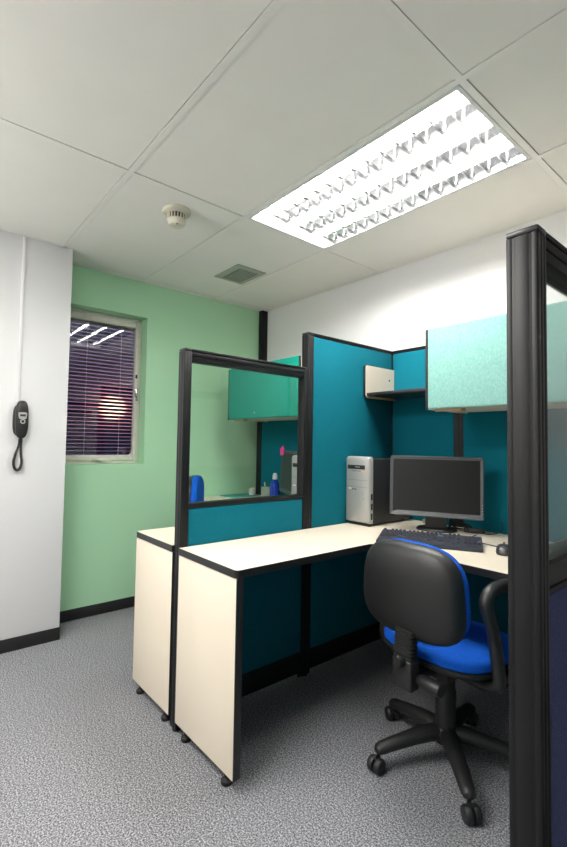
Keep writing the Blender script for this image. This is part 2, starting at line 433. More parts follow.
t = bmesh.new(); lathe(t, (SX+.024, SY-.010, H-.0645), [(0, 0), (.003, 0), (.003, -.003), (0, -.004)], 10); bmesh.ops.scale(t, vec=(1.2, 1.2, 1.2), space=Matrix.Translation((-SX, -SY, -H)), verts=t.verts); obj('lamp', t, 'matte', sd)

# air vent
vx0, vx1, vy0, vy1 = -2.722, -2.428, 1.642, 1.874
av = thing('air_vent', 'grey square air vent with dark grille in the ceiling', 'air vent', ((vx0+vx1)/2, (vy0+vy1)/2, H-.008))
t = bmesh.new()
w = .040
# sloped frame: outer at the ceiling, inner lip lower
O_ = [(vx0, vy0), (vx1, vy0), (vx1, vy1), (vx0, vy1)]; I_ = [(vx0+w, vy0+w), (vx1-w, vy0+w), (vx1-w, vy1-w), (vx0+w, vy1-w)]
a = [t.verts.new((*p, H-.001)) for p in O_]; b = [t.verts.new((*p, H-.006)) for p in O_]; c = [t.verts.new((*p, H-.011)) for p in I_]; d = [t.verts.new((*p, H-.001)) for p in I_]
for i in range(4):
    j = (i+1) % 4
    for p, q in ((a, b), (b, c), (c, d), (d, a)): t.faces.new((p[i], p[j], q[j], q[i]))
obj('frame', t, 'ventm', av)
obj('backing', B(((vx0+w, vy0+w, H-.0015), (vx1-w, vy1-w, H-.0005))), 'void', av)
t = bmesh.new()
for k in range(1, 9):
    xx = vx0+w+(vx1-vx0-2*w)*k/9; box(t, (xx-.0024, vy0+w, H-.010), (xx+.0024, vy1-w, H-.002))
for k in range(1, 7):
    yy = vy0+w+(vy1-vy0-2*w)*k/7; box(t, (vx0+w, yy-.0024, H-.0095), (vx1-w, yy+.0024, H-.0025))
obj('grille', t, 'ventm', av, smooth=False)

# ------------------------------------------------------------------ wall handset
tag(obj('cable_duct', B(((XLW, .497, 1.385), (XLW+.009, .513, H-.001)), bev=.002), 'wplast'), 'thin white cable duct running up the white wall above handset', 'cable duct')
PY, PZ = .5205, 1.287
ph = thing('wall_handset', 'black handset hung on white wall with coiled cord loop', 'handset', (XLW, PY, PZ-.105))
t = bmesh.new(); superl(t, .078, .178, [(0, 0), (1, 0), (1.0, .012), (.94, .020), (.80, .024), (0, .024)], lambda a, b, d: Vector((XLW+d, PY+a, PZ-.004+b)), 3.4, 40)
obj('cradle', t, 'plast', ph)
t = bmesh.new(); superl(t, .066, .212, [(0, .020), (.95, .020), (1, .028), (1, .040), (.95, .050), (.80, .058), (.5, .061), (0, .062)], lambda a, b, d: Vector((XLW+.004+d*.82, PY+.001+a, PZ+b)), 3.0, 40)
hs = obj('handset_body', t, 'plast', ph)
t = bmesh.new(); superl(t, .042, .040, [(0, .054), (1, .054), (1, .0625), (.93, .0645), (0, .0648)], lambda a, b, d: Vector((XLW+d-.009, PY+.002+a*(1+.12*b/.02), PZ+.020+b)), 4.5, 28)
pl = obj('face_plate', t, 'silver', ph)
obj('plate_window', B(((XLW+.0550, PY-.012, PZ+.016), (XLW+.0566, PY+.016, PZ+.028)), bev=.0004), 'steel', pl)
t = bmesh.new()
c0 = Vector((XLW+.0535, PY+.003, PZ-.012)); ringp = [c0+Vector((0, .0105*math.cos(k*PI/12), .0105*math.sin(k*PI/12))) for k in range(25)]
sweep(t, ringp, .0032, 8); obj('dial_ring', t, 'silver', ph)
t = bmesh.new(); lathe(t, (XLW+.0500, PY+.003, PZ-.012), [(0, 0), (.0065, 0), (.006, .005), (0, .006)], 14, 'x'); obj('button', t, 'steel', ph)
# coiled cord: helix along a hanging loop
path = spl([(XLW+.024, PY-.003, PZ-.098), (XLW+.022, PY-.006, PZ-.135), (XLW+.020, PY-.022, PZ-.185), (XLW+.019, PY-.030, PZ-.225), (XLW+.019, PY-.020, PZ-.258), (XLW+.020, PY+.000, PZ-.258),
            (XLW+.021, PY+.010, PZ-.225), (XLW+.022, PY+.004, PZ-.180), (XLW+.024, PY+.002, PZ-.135), (XLW+.026, PY+.004, PZ-.100)], 30)
path = [Vector((p.x+.004, p.y, PZ-.098+(p.z-PZ+.098)*1.13)) for p in path]
hel = []
for i, p in enumerate(path):
    tg = (path[min(i+1, len(path)-1)]-path[max(i-1, 0)]).normalized(); s = tg.cross(Vector((1, 0, 0))).normalized(); u = Vector((1, 0, 0))
    e = min(1, i/12, (len(path)-1-i)/12); a = i*1.05
    hel.append(p+(s*math.cos(a)+u*math.sin(a))*.0056*e)
t = bmesh.new(); sweep(t, hel, .0034, 6); obj('coiled_cord', t, 'plast', ph)

# ------------------------------------------------------------------ screens
def screen(name, label, axis, s0, s1, t0, t1, top, group=None, cloth='teal', cloth2=None, glazed=None, glassm='glass', post0=.036, post1=.036, rail=.909, cap=.014, gtop=.054):
    """free-standing office screen. axis 'y': runs along y, thickness along x (t0..t1); axis 'x': the other way round"""
    P = (lambda s, t, z: (t, s, z)) if axis == 'y' else (lambda s, t, z: (s, t, z))
    r = thing(name, label, 'office screen', P((s0+s1)/2, (t0+t1)/2, 0), 0, group)
    tm = (t0+t1)/2
    def Bx(bm, a, b, bev=.002): return box(bm, P(*a), P(*b), bev)
    for (a, b) in ((s0, s0+post0), (s1-post1, s1)):
        if b-a < .001: continue
        bm = bmesh.new()
        # extruded post: slim core with raised ribs, so dark grooves run down every face
        g = min(.008, (b-a)*.3); w_ = b-a; tt = t1-t0
        Bx(bm, (a+g, t0+g, .012), (b-g, t1-g, top-.012), 0)
        for (u0, u1) in ((t0+.0008, t0+tt*.20), (t0+tt*.27, t0+tt*.73), (t0+tt*.80, t1-.0008)):
            Bx(bm, (a, u0, .012), (b, u1, top-.012), .0015)
        for (u0, u1) in ((a+.0006, a+w_*.30), (a+w_*.40, a+w_*.62), (a+w_*.72, b-.0006)):
            Bx(bm, (u0, t0, .0125), (u1, t1, top-.0125), .0015)
        obj('post', bm, 'blackm', r)
        bm = bmesh.new(); Bx(bm, (a, t0-.0008, top-.012), (b, t1+.0008, top), .004); obj('post_cap', bm, 'cap', r)
        bm = bmesh.new(); c = P((a+b)/2, tm, 0); fr = min(.020, (b-a)/2-.001); lathe(bm, c, [(0, 0), (fr, 0), (fr, .006), (.008, .010), (.008, .013), (0, .013)], 16); obj('foot', bm, 'rubber', r)
    a, b = s0+post0, s1-post1
    rail_h = gtop if glazed else .020
    bm = bmesh.new(); Bx(bm, (a, t0+.001, top-.012), (b, t1-.001, top-.0005), .003)
    Bx(bm, (a, t0+.004, top-rail_h), (b, t1-.004, top-.014), .001)
    if glazed: Bx(bm, (a, t0+.001, top-rail_h*.62), (b, t1-.001, top-.016), .0015)
    obj('top_rail', bm, 'blackm', r)
    bm = bmesh.new(); Bx(bm, (a, t0+.003, .030), (b, t1-.003, .130), .003); Bx(bm, (a, t0+.0005, .118), (b, t1-.0005, .130), .001)
    obj('base_raceway', bm, 'blackm', r)
    ftop = rail if glazed else top-.020
    for sd_, cl_ in ((1, cloth), (0, cloth2 or cloth)):
        bm = bmesh.new()
        if sd_: Bx(bm, (a+.001, tm+.002, .131), (b-.001, t1-.002, ftop-.001), .005)
        else: Bx(bm, (a+.001, t0+.002, .131), (b-.001, tm-.002, ftop-.001), .005)
        obj('cloth_panel', bm, cl_, r)
    if glazed:
        g0, g1 = glazed
        bm = bmesh.new(); Bx(bm, (a, t0+.001, rail), (b, t1-.001, rail+.010), .0015); Bx(bm, (a, t0+.006, rail+.010), (b, t1-.006, g0-.008), 0); Bx(bm, (a, t0+.001, g0-.010), (b, t1-.001, g0), .0015)
        obj('middle_rail', bm, 'blackm', r)
        bm = bmesh.new(); Bx(bm, (a-.002, tm-.0025, g0-.002), (b+.002, tm+.0025, g1+.002), 0)
        obj('glass_pane', bm, glassm, r, smooth=False)
    return r
screen('office_screen', 'black framed screen with glass upper half and teal base between the two desks', 'y', .895, 1.6005, XPL, XPR, ZG, glazed=(.917, 1.516), post0=.036, post1=.022, rail=.898)
screen('office_screen', 'tall solid teal screen beside the silver computer tower', 'y', 1.602, YB+.050, XPL, XPR, ZT, post0=.040, post1=.050)
screen('office_screen', 'short teal screen behind the open shelf in the corner', 'x', XPR+.001, -1.272, YB, YB+.050, ZT, post0=0, post1=.026, cloth='teal')
screen('office_screen', 'teal screen against white wall under the pale mint cabinet', 'x', -1.271, -.3695, YB, YB+.050, ZT, post0=.026, post1=.03)
screen('office_screen', 'teal screen under the jade green cabinet seen through glass', 'x', -3.092, -2.262, YB, YB+.050, ZT, post0=.062, post1=.026)
screen('office_screen', 'teal screen beside jade cabinet, mostly hidden by tall screen post', 'x', -2.261, XPL-.001, YB, YB+.050, ZT, post0=.026, post1=0)
screen('office_screen', 'nearest black framed glass screen with dark blue lower cloth', 'y', .841, 2.364, -.368, -.313, ZG, cloth='navy', cloth2='teal', glazed=(.978, 1.516), glassm='glassd', post0=.040, rail=.917)

# ------------------------------------------------------------------ desks
def desk(label, sx, x_in, x_out, x_far, yf=.887, yw=1.60):
    """L-shaped desk. sx=+1 runs from the screen to +x, -1 mirrored"""
    r = thing('desk', label, 'desk', ((x_in+x_out)/2, (yf+1.6)/2, 0))
    poly = [(x_in, yf), (x_out, yf), (x_out, yw), (x_far, yw), (x_far, YB-.003), (x_in, YB-.003)]
    rr = {1: .018, 2: .02, 3: .012}
    if sx < 0: poly = poly[::-1]; rr = {4: .018, 3: .02, 2: .012}
    poly = fillet(poly, rr)
    bm = bmesh.new(); prism(bm, inset(poly, .002), ZD-.027, ZD, .001); obj('worktop', bm, 'cream', r, ang=25)
    bm = bmesh.new(); ring_prism(bm, poly, .0021, ZD-.0275, ZD-.0006); obj('edge_band', bm, 'edge', r)
    lo, hi = sorted((x_in, x_out-sx*.004))
    def side_panel(x0, x1, y0, y1, run):
        bm = bmesh.new(); box(bm, (x0+.002*(run == 'x'), y0, .050), (x1-.002*(run == 'x'), y1, ZD-.028), .0008)
        p = obj('leg_panel', bm, 'cream', r)
        bm = bmesh.new()
        if run == 'x':
            for xx in (x0, x1): box(bm, (xx-.0022, y0+.0005, .0495), (xx+.0022, y1+.0005, ZD-.0282), .0008)
            box(bm, (x0, y0+.0003, .047), (x1, y1+.0005, .0505), .0008)
        else:
            for yy in (y0, y1): box(bm, (x0+.0005, yy-.001, .0495), (x1-.0005, yy+.001, ZD-.0282), .0008)
            box(bm, (x0+.0005, y0, .048), (x1-.0005, y1, .0505), .0008)
        obj('panel_edging', bm, 'edge', p)
        for q in (.14, .84):
            c = (x0+(x1-x0)*q, (y0+y1)/2+.007, 0) if run == 'x' else ((x0+x1)/2, y0+(y1-y0)*q, 0)
            bm = bmesh.new(); lathe(bm, c, [(0, 0), (.019, 0), (.021, .004), (.020, .014), (.012, .020), (.009, .022), (.009, .050), (0, .050)], 18); obj('levelling_foot', bm, 'rubber', p)
    side_panel(lo, hi, yf+.003, yf+.031, 'x')
    xx = x_far-sx*.03
    side_panel(min(xx, xx+sx*.026), max(xx, xx+sx*.026), yw+.03, 2.29, 'y')
    return r
desk('cream L-shaped desk carrying the silver tower, keyboard and flat monitor', 1, XPR+.003, -1.283, -.371)
desk('cream L-shaped desk on the far side of the glass screen by green wall', -1, XPL-.003, -2.1416, XG+.012, yw=1.665)

# ------------------------------------------------------------------ wall cabinets and shelf
def cabinet(label, x0, x1, cloth, lock, y0=1.928, z0=1.348, z1=1.737):
    r = thing('wall_cabinet', label, 'cabinet', ((x0+x1)/2, (y0+YB)/2, z0))
    th = .014
    bm = bmesh.new()
    box(bm, (x0+th, y0+.022, z0+.008), (x1-th, YB-.002, z0+.022)); box(bm, (x0+th, y0+.022, z1-.022), (x1-th, YB-.002, z1-.008)); box(bm, (x0+th, YB-.012, z0+.022), (x1-th, YB-.002, z1-.022))
    obj('carcass', bm, 'cream', r, smooth=False)
    for a, b in ((x0, x0+th), (x1-th, x1)):
        bm = bmesh.new(); box(bm, (a+.001, y0+.010, z0+.001), (b-.001, YB-.001, z1-.001), .001); p = obj('side_panel', bm, 'cream', r)
        bm = bmesh.new(); box(bm, (a, y0, z0), (b, y0+.012, z1), .004, 3); obj('side_edging', bm, 'edge', p)
    bm = bmesh.new(); box(bm, (x0+th+.001, y0-.004, z0+.002), (x1-th-.001, y0+.020, z1+.002), .009, 4)
    dr = obj('door', bm, cloth, r)
    lx, lz = lock
    bm = bmesh.new(); lathe(bm, (lx, y0-.004, lz), [(0, 0), (.007, 0), (.007, -.003), (.004, -.005), (0, -.005)], 16, 'y'); obj('lock', bm, 'chrome', dr)
    bm = bmesh.new(); box(bm, (x0+.03, y0+.04, z0-.008), (x0+.16, y0+.052, z0+.008), .002); box(bm, (x0+.155, y0+.03, z0-.011), (x0+.17, y0+.07, z0+.008), .002)
    obj('mounting_rail', bm, 'tan', r)
    return r
cabinet('pale mint cloth fronted wall cabinet above the monitor', -1.229, -.40, 'mint', (-.60, 1.385))
cabinet('jade green cloth fronted wall cabinet seen above the glass screen', -2.955, -2.128, 'jade', (-2.60, 1.392))
sh = thing('open_shelf', 'small black open shelf with cream end plate on tall teal screen', 'shelf', (-1.48, 2.18, 1.45))
def yz_plate(bm, x0, x1, pts):
    a = [bm.verts.new((x0, y, z)) for y, z in pts]; b = [bm.verts.new((x1, y, z)) for y, z in pts]; n = len(pts)
    bm.faces.new(a); bm.faces.new(b[::-1])
    for i in range(n): bm.faces.new((a[i], a[(i+1) % n], b[(i+1) % n], b[i]))
    return bm
pl_pts = fillet([(2.040, 1.452), (YB-.002, 1.452), (YB-.002, 1.637), (2.040, 1.637)], {0: .014, 3: .014})
bm = bmesh.new(); yz_plate(bm, XPR+.004, XPR+.018, inset(pl_pts, .002)); ep = obj('end_plate', bm, 'cream', sh)
bm = bmesh.new(); yz_plate(bm, XPR+.002, XPR+.016, pl_pts); obj('plate_edging', bm, 'edge', ep)
bm = bmesh.new(); lathe(bm, (XPR+.018, 2.262, 1.566), [(0, 0), (.006, 0), (.006, .002), (0, .002)], 12, 'x'); obj('screw', bm, 'steel', ep)
obj('shelf_board', B(((XPR+.018, 2.05, 1.456), (-1.2305, YB-.002, 1.474)), bev=.002), 'edge', sh)
obj('shelf_rail', B(((XPR+.006, 2.06, 1.446), (XPR+.03, YB-.004, 1.4555)), bev=.001), 'tan', sh)

# ------------------------------------------------------------------ computer on the near desk
def tower(label, x0, x1, y0, y1, z0, z1, detail=True):
    r = thing('computer_tower', label, 'computer', ((x0+x1)/2, (y0+y1)/2, z0))
    w_ = x1-x0; h_ = z1-z0
    bm = bmesh.new(); box(bm, (x0+.006, y0+.030, z0+.012), (x1-.006, y1, z1-.014), .003); box(bm, (x0+.02, y0+.025, z0+.003), (x1-.02, y1-.03, z0+.014), .002)
    c = obj('case', bm, 'steel', r)
    # bezel: rounded shoulders, tucked foot
    q = fillet([(x0, z0+.016), (x1, z0+.016), (x1, z1), (x0, z1)], {2: .018, 3: .018})
    bm = bmesh.new()
    a = [bm.verts.new((x, y0+.004, z)) for x, z in inset(q, .004)]; f = [bm.verts.new((x, y0, z)) for x, z in inset(q, .010)]
    m_ = [bm.verts.new((x, y0+.012, z)) for x, z in q]; e = [bm.verts.new((x, y0+.034, z)) for x, z in q]; n = len(q)
    for p0, p1 in ((f, a), (a, m_), (m_, e)):
        for i in range(n): bm.faces.new((p0[i], p0[(i+1) % n], p1[(i+1) % n], p1[i]))
    bm.faces.new(f); bm.faces.new(e[::-1])
    bz = obj('front_bezel', bm, 'silver', r)
    obj('plinth', B(((x0+.010, y0+.014, z0), (x1-.010, y0+.036, z0+.0155)), bev=.003), 'matte', r)
    X = lambda u: x0+w_*u
    Z = lambda v: z0+h_*v
    dv = obj('disc_drive', B(((X(.10), y0-.001, Z(.815)), (X(.83), y0+.003, Z(.875))), bev=.001), 'matte', bz)
    obj('drive_badge', B(((X(.42), y0-.0018, Z(.842)), (X(.62), y0-.0006, Z(.852)))), 'silver', dv)
    obj('floppy_slot', B(((X(.28), y0-.0006, Z(.785)), (X(.66), y0+.002, Z(.792)))), 'grey', bz)
    obj('orange_sticker', B(((X(.68), y0-.0008, Z(.775)), (X(.82), y0+.001, Z(.795)))), 'orange', bz)
    t = bmesh.new(); box(t, (X(.04), y0-.0004, Z(.655)), (X(.96), y0+.001, Z(.658))); box(t, (X(.04), y0-.0004, Z(.555)), (X(.96), y0+.001, Z(.558)))
    obj('seams', t, 'grey', bz)
    t = bmesh.new(); box(t, (X(.30), y0-.0008, Z(.515)), (X(.36), y0+.001, Z(.528))); box(t, (X(.39), y0-.0008, Z(.515)), (X(.47), y0+.001, Z(.528)))
    obj('sockets', t, 'matte', bz)
    t = bmesh.new(); box(t, (X(.14), y0-.0007, Z(.520)), (X(.26), y0+.001, Z(.540))); obj('badge', t, 'wplast', bz)
    t = bmesh.new(); lathe(t, (X(.78), y0, Z(.470)), [(0, 0), (.010, 0), (.010, -.002), (.008, -.0028), (0, -.0028)], 20, 'y'); obj('power_button', t, 'silver', bz)
    t = bmesh.new(); box(t, (X(.775), y0-.0005, Z(.37)), (X(.785), y0+.001, Z(.41))); obj('indicator', t, 'grey', bz)
    t = bmesh.new()
    for v in (.10, .24, .38): box(t, (x1-.002, y0+.016, Z(v)), (x1+.0006, y0+.030, Z(v+.09)), .0005)
    obj('side_vents', t, 'matte', bz)
    return r
tower('silver fronted black computer tower standing on near desk against teal screen', -1.703, -1.538, 1.893, 2.270, ZD, 1.111)

def monitor(label, c, yaw, w_, h_, zb, tilt, name='monitor'):
    r = thing(name, label, 'monitor', (c[0], c[1], ZD), yaw, local=True)
    T = Matrix.Rotation(-tilt, 4, 'X')
    def F(bm, z0):
        bmesh.ops.transform(bm, matrix=Matrix.Translation((0, 0, z0)) @ T, verts=bm.verts); return bm
    zc = zb-ZD
    q = fillet([(-w_/2, 0), (w_/2, 0), (w_/2, h_), (-w_/2, h_)], {0: .010, 1: .010, 2: .016, 3: .016}, 4)
    bm = bmesh.new(); rows = [[bm.verts.new((x, y, z)) for x, z in inset(q, d)] for d, y in ((.018, .0), (.004, -.004), (0, .004), (0, .022), (.02, .034), (.06, .050))]
    n = len(q)
    for p0, p1 in zip(rows, rows[1:]):
        for i in range(n): bm.faces.new((p0[i], p0[(i+1) % n], p1[(i+1) % n], p1[i]))
    bm.faces.new(rows[0]); bm.faces.new(rows[-1][::-1])
    bz = obj('bezel', F(bm, zc), 'grey', r)
    bm = B(((-w_/2+.018, -.0012, .026), (w_/2-.018, .001, h_-.018))); obj('screen', F(bm, zc), 'screen', r, smooth=False)
    bm = bmesh.new()
    for k in range(4): box(bm, (w_/2-.009, -.0045, .030+k*.014), (w_/2-.006, -.002, .034+k*.014))
    obj('buttons', F(bm, zc), 'silver', bz)
    bm = bmesh.new(); box(bm, (-.052, .045, .012), (.052, .062, zc+.12), .006); box(bm, (-.045, .040, zc+.05), (.045, .060, zc+.17), .006); obj('stand_neck', bm, 'matte', r)
    bm = bmesh.new(); superl(bm, .20, .16, [(0, 0), (1, 0), (1, .007), (.94, .012), (.3, .015), (0, .015)], lambda a, b, d: Vector((a, b+.085, d)), 2.4, 36); obj('stand_base', bm, 'matte', r)
    return r
monitor('grey framed flat monitor with dark blank screen on near desk', (-1.254, 2.058), math.radians(26), .452, .305, .818, math.radians(3.5))

# keyboard
kx, ky, kyaw = -1.133, 1.812, math.radians(28)
kb = thing('keyboard', 'black computer keyboard lying in front of the monitor', 'keyboard', (kx, ky, ZD), kyaw, local=True)
def wedge(bm, x0, x1, y0, y1, z00, z01, z10, z11, bev=.003):
    """box whose bottom/top heights differ between front (y0) and back (y1)"""
    v = [bm.verts.new(p) for p in ((x0, y0, z00), (x1, y0, z00), (x1, y1, z10), (x0, y1, z10), (x0, y0, z01), (x1, y0, z01), (x1, y1, z11), (x0, y1, z11))]
    fs = [bm.faces.new([v[i] for i in f]) for f in ((3, 2, 1, 0), (4, 5, 6, 7), (0, 1, 5, 4), (1, 2, 6, 5), (2, 3, 7, 6), (3, 0, 4, 7))]
    if bev: bmesh.ops.bevel(bm, geom=list({e for f in fs for e in f.edges}), offset=bev, segments=2, affect='EDGES')
bm = bmesh.new(); wedge(bm, -.228, .228, -.098, .092, 0, .014, .008, .032); obj('case', bm, 'key', kb)
slope = (.032-.014)/.19
def kz(y): return .014+(y+.098)*slope
rows = [(.072, [(-.215, 1), (-.185, 4), (-.100, 4), (-.014, 4)]), ]
keys = bmesh.new(); acc = bmesh.new(); acc2 = bmesh.new()
pit = .0186
def key(bm, x, y, wk=.0150, dk=.0148):
    z = kz(y); b0 = [bm.verts.new((x+a*wk/2, y+b*dk/2, z-.001+b*dk/2*slope)) for a, b in ((-1, -1), (1, -1), (1, 1), (-1, 1))]
    t0 = [bm.verts.new((x+a*wk/2*.78, y+b*dk/2*.78+.0005, z+.0075+b*dk/2*slope)) for a, b in ((-1, -1), (1, -1), (1, 1), (-1, 1))]
    bm.faces.new(t0); bm.faces.new(b0[::-1])
    for i in range(4): bm.faces.new((b0[i], b0[(i+1) % 4], t0[(i+1) % 4], t0[i]))
y_top = .074
for i, x in enumerate([-.213]+[-.176+.0186*k for k in range(4)]+[-.093+.0186*k for k in range(4)]+[-.010+.0186*k for k in range(4)]): key(keys, x, y_top)
for r_ in range(4):
    y = .046-.0186*r_; off = (0, .009, .013, .022)[r_]
    key(keys, -.213+off/2, y, .015+off, )
    for k in range(12): 
        x = -.213+off+pit*(k+1)
        if x < .034: key(keys, x, y)
    key(acc if r_ in (1,) else keys, .052, y, .030 if r_ != 2 else .034)
key(keys, -.208, .046-.0186*4, .024); key(keys, -.178, .046-.0186*4, .02); key(keys, -.085, .046-.0186*4, .125); key(keys, .005, .046-.0186*4, .02); key(keys, .050, .046-.0186*4, .028)
for k in range(3):
    for y in (.074, .046, .0274): key(keys, .090+pit*k, y)
    key(keys, .090+pit*k, .046-.0186*4)
key(keys, .090+pit, .046-.0186*3)
for k in range(4):
    for r_ in range(5): key(acc2 if (k == 3 and r_ == 3) else keys, .158+pit*k, .046-.0186*r_)
obj('keys', keys, 'key', kb); obj('blue_key', acc, 'keyb', kb); obj('blue_key', acc2, 'keyb', kb)
bm = bmesh.new()
for k in range(3): box(bm, (.160+.018*k, .074-.002, kz(.074)-.0002), (.166+.018*k, .074+.002, kz(.074)+.0007))
obj('indicator_lamps', bm, 'silver', kb)

for ch in kb.children: ch.data.transform(Matrix.Diagonal((.955, .97, 1, 1)))

# mouse
mx_, my_ = -.842, 1.893
ms = thing('mouse', 'black computer mouse lying to the right of the keyboard', 'mouse', (mx_, my_, ZD), math.radians(22), local=True)
bm = bmesh.new(); superl(bm, .060, .108, [(0, .001), (.95, .001), (1, .006), (1, .012), (.94, .022), (.78, .031), (.5, .036), (.25, .038), (0, .0385)], lambda a, b, d: Vector((a, b, d*(1-.18*(b/.054)**2 if d > .006 else 1))), 2.5, 32); obj('shell', bm, 'cap', ms)
bm = bmesh.new(); lathe(bm, (-.004, .028, .032), [(0, 0), (.009, 0), (.009, .008), (0, .008)], 16, 'x'); obj('wheel', bm, 'rubber', ms)
bm = bmesh.new(); sweep(bm, spl([(0, .052, .010), (-.02, .10, .004), (-.09, .15, .003), (-.13, .17, .003), (-.15, .24, .004), (-.13, .33, .006)]), .002, 6); obj('cord', bm, 'rubber', ms)

# cables heaped behind the stand
cb = thing('cable_bundle', 'tangle of black cables heaped beside the monitor stand', 'cable', (-1.20, 2.20, ZD))
for k in range(6):
    a0 = random.uniform(-.05, .05)
    pts = [(-1.275+random.uniform(-.02, .03), 2.245+random.uniform(-.02, .02), ZD+.004+random.uniform(0, .03)), (-1.235+a0*.3, 2.19+random.uniform(-.03, .03), ZD+.02+random.uniform(0, .05)), (-1.20+a0, 2.23+random.uniform(-.03, .03), ZD+.004+random.uniform(0, .03)),
           (-1.16, 2.18+random.uniform(-.03, .03), ZD+.012+random.uniform(0, .03)), (-1.14+a0*.4, 2.23+random.uniform(-.04, .04), ZD+.004)]
    bm = bmesh.new(); sweep(bm, spl(pts, 7), random.choice((.0025, .003, .0036)), 7); obj('cable', bm, 'rubber', cb)
bm = bmesh.new(); sweep(bm, spl([(-1.15, 2.24, ZD+.004), (-1.06, 2.22, ZD+.004), (-1.02, 2.27, ZD+.02), (-1.04, 2.30, ZD+.06)], 8), .0025, 7); obj('cable', bm, 'rubber', cb)
bm = bmesh.new(); superl(bm, .10, .035, [(0, 0), (.95, 0), (1, .005), (1, .018), (.9, .022), (0, .023)], lambda a, b, d: Vector((-1.13+a*.9-b*.3, 2.215+b+a*.35, ZD+.001+d)), 3, 24); obj('plug_block', bm, 'matte', cb)
bm = bmesh.new(); box(bm, (-1.448, 2.245, ZD+.001), (-1.41, 2.275, ZD+.022), .004); tag(obj('tan_plug', bm, 'tan'), 'tiny tan plug on desk between tower and monitor stand', 'plug')
for i, pts in enumerate(([(-.99, 2.29, .715), (-1.02, 2.24, .60), (-1.06, 2.20, .45), (-1.08, 2.22, .25), (-1.08, 2.26, .004)], [(-.93, 2.29, .715), (-.92, 2.22, .58), (-.86, 2.16, .46), (-.82, 2.20, .25), (-.80, 2.26, .004)])):
    bm = bmesh.new(); sweep(bm, spl(pts, 8), .003, 7)
    tag(obj('hanging_cable', bm, 'grey'), ('thin cable hanging under desk, the one nearer the chair back', 'thin cable hanging under desk, the one nearer the armrest')[i], 'cable', 'cables under the near desk')

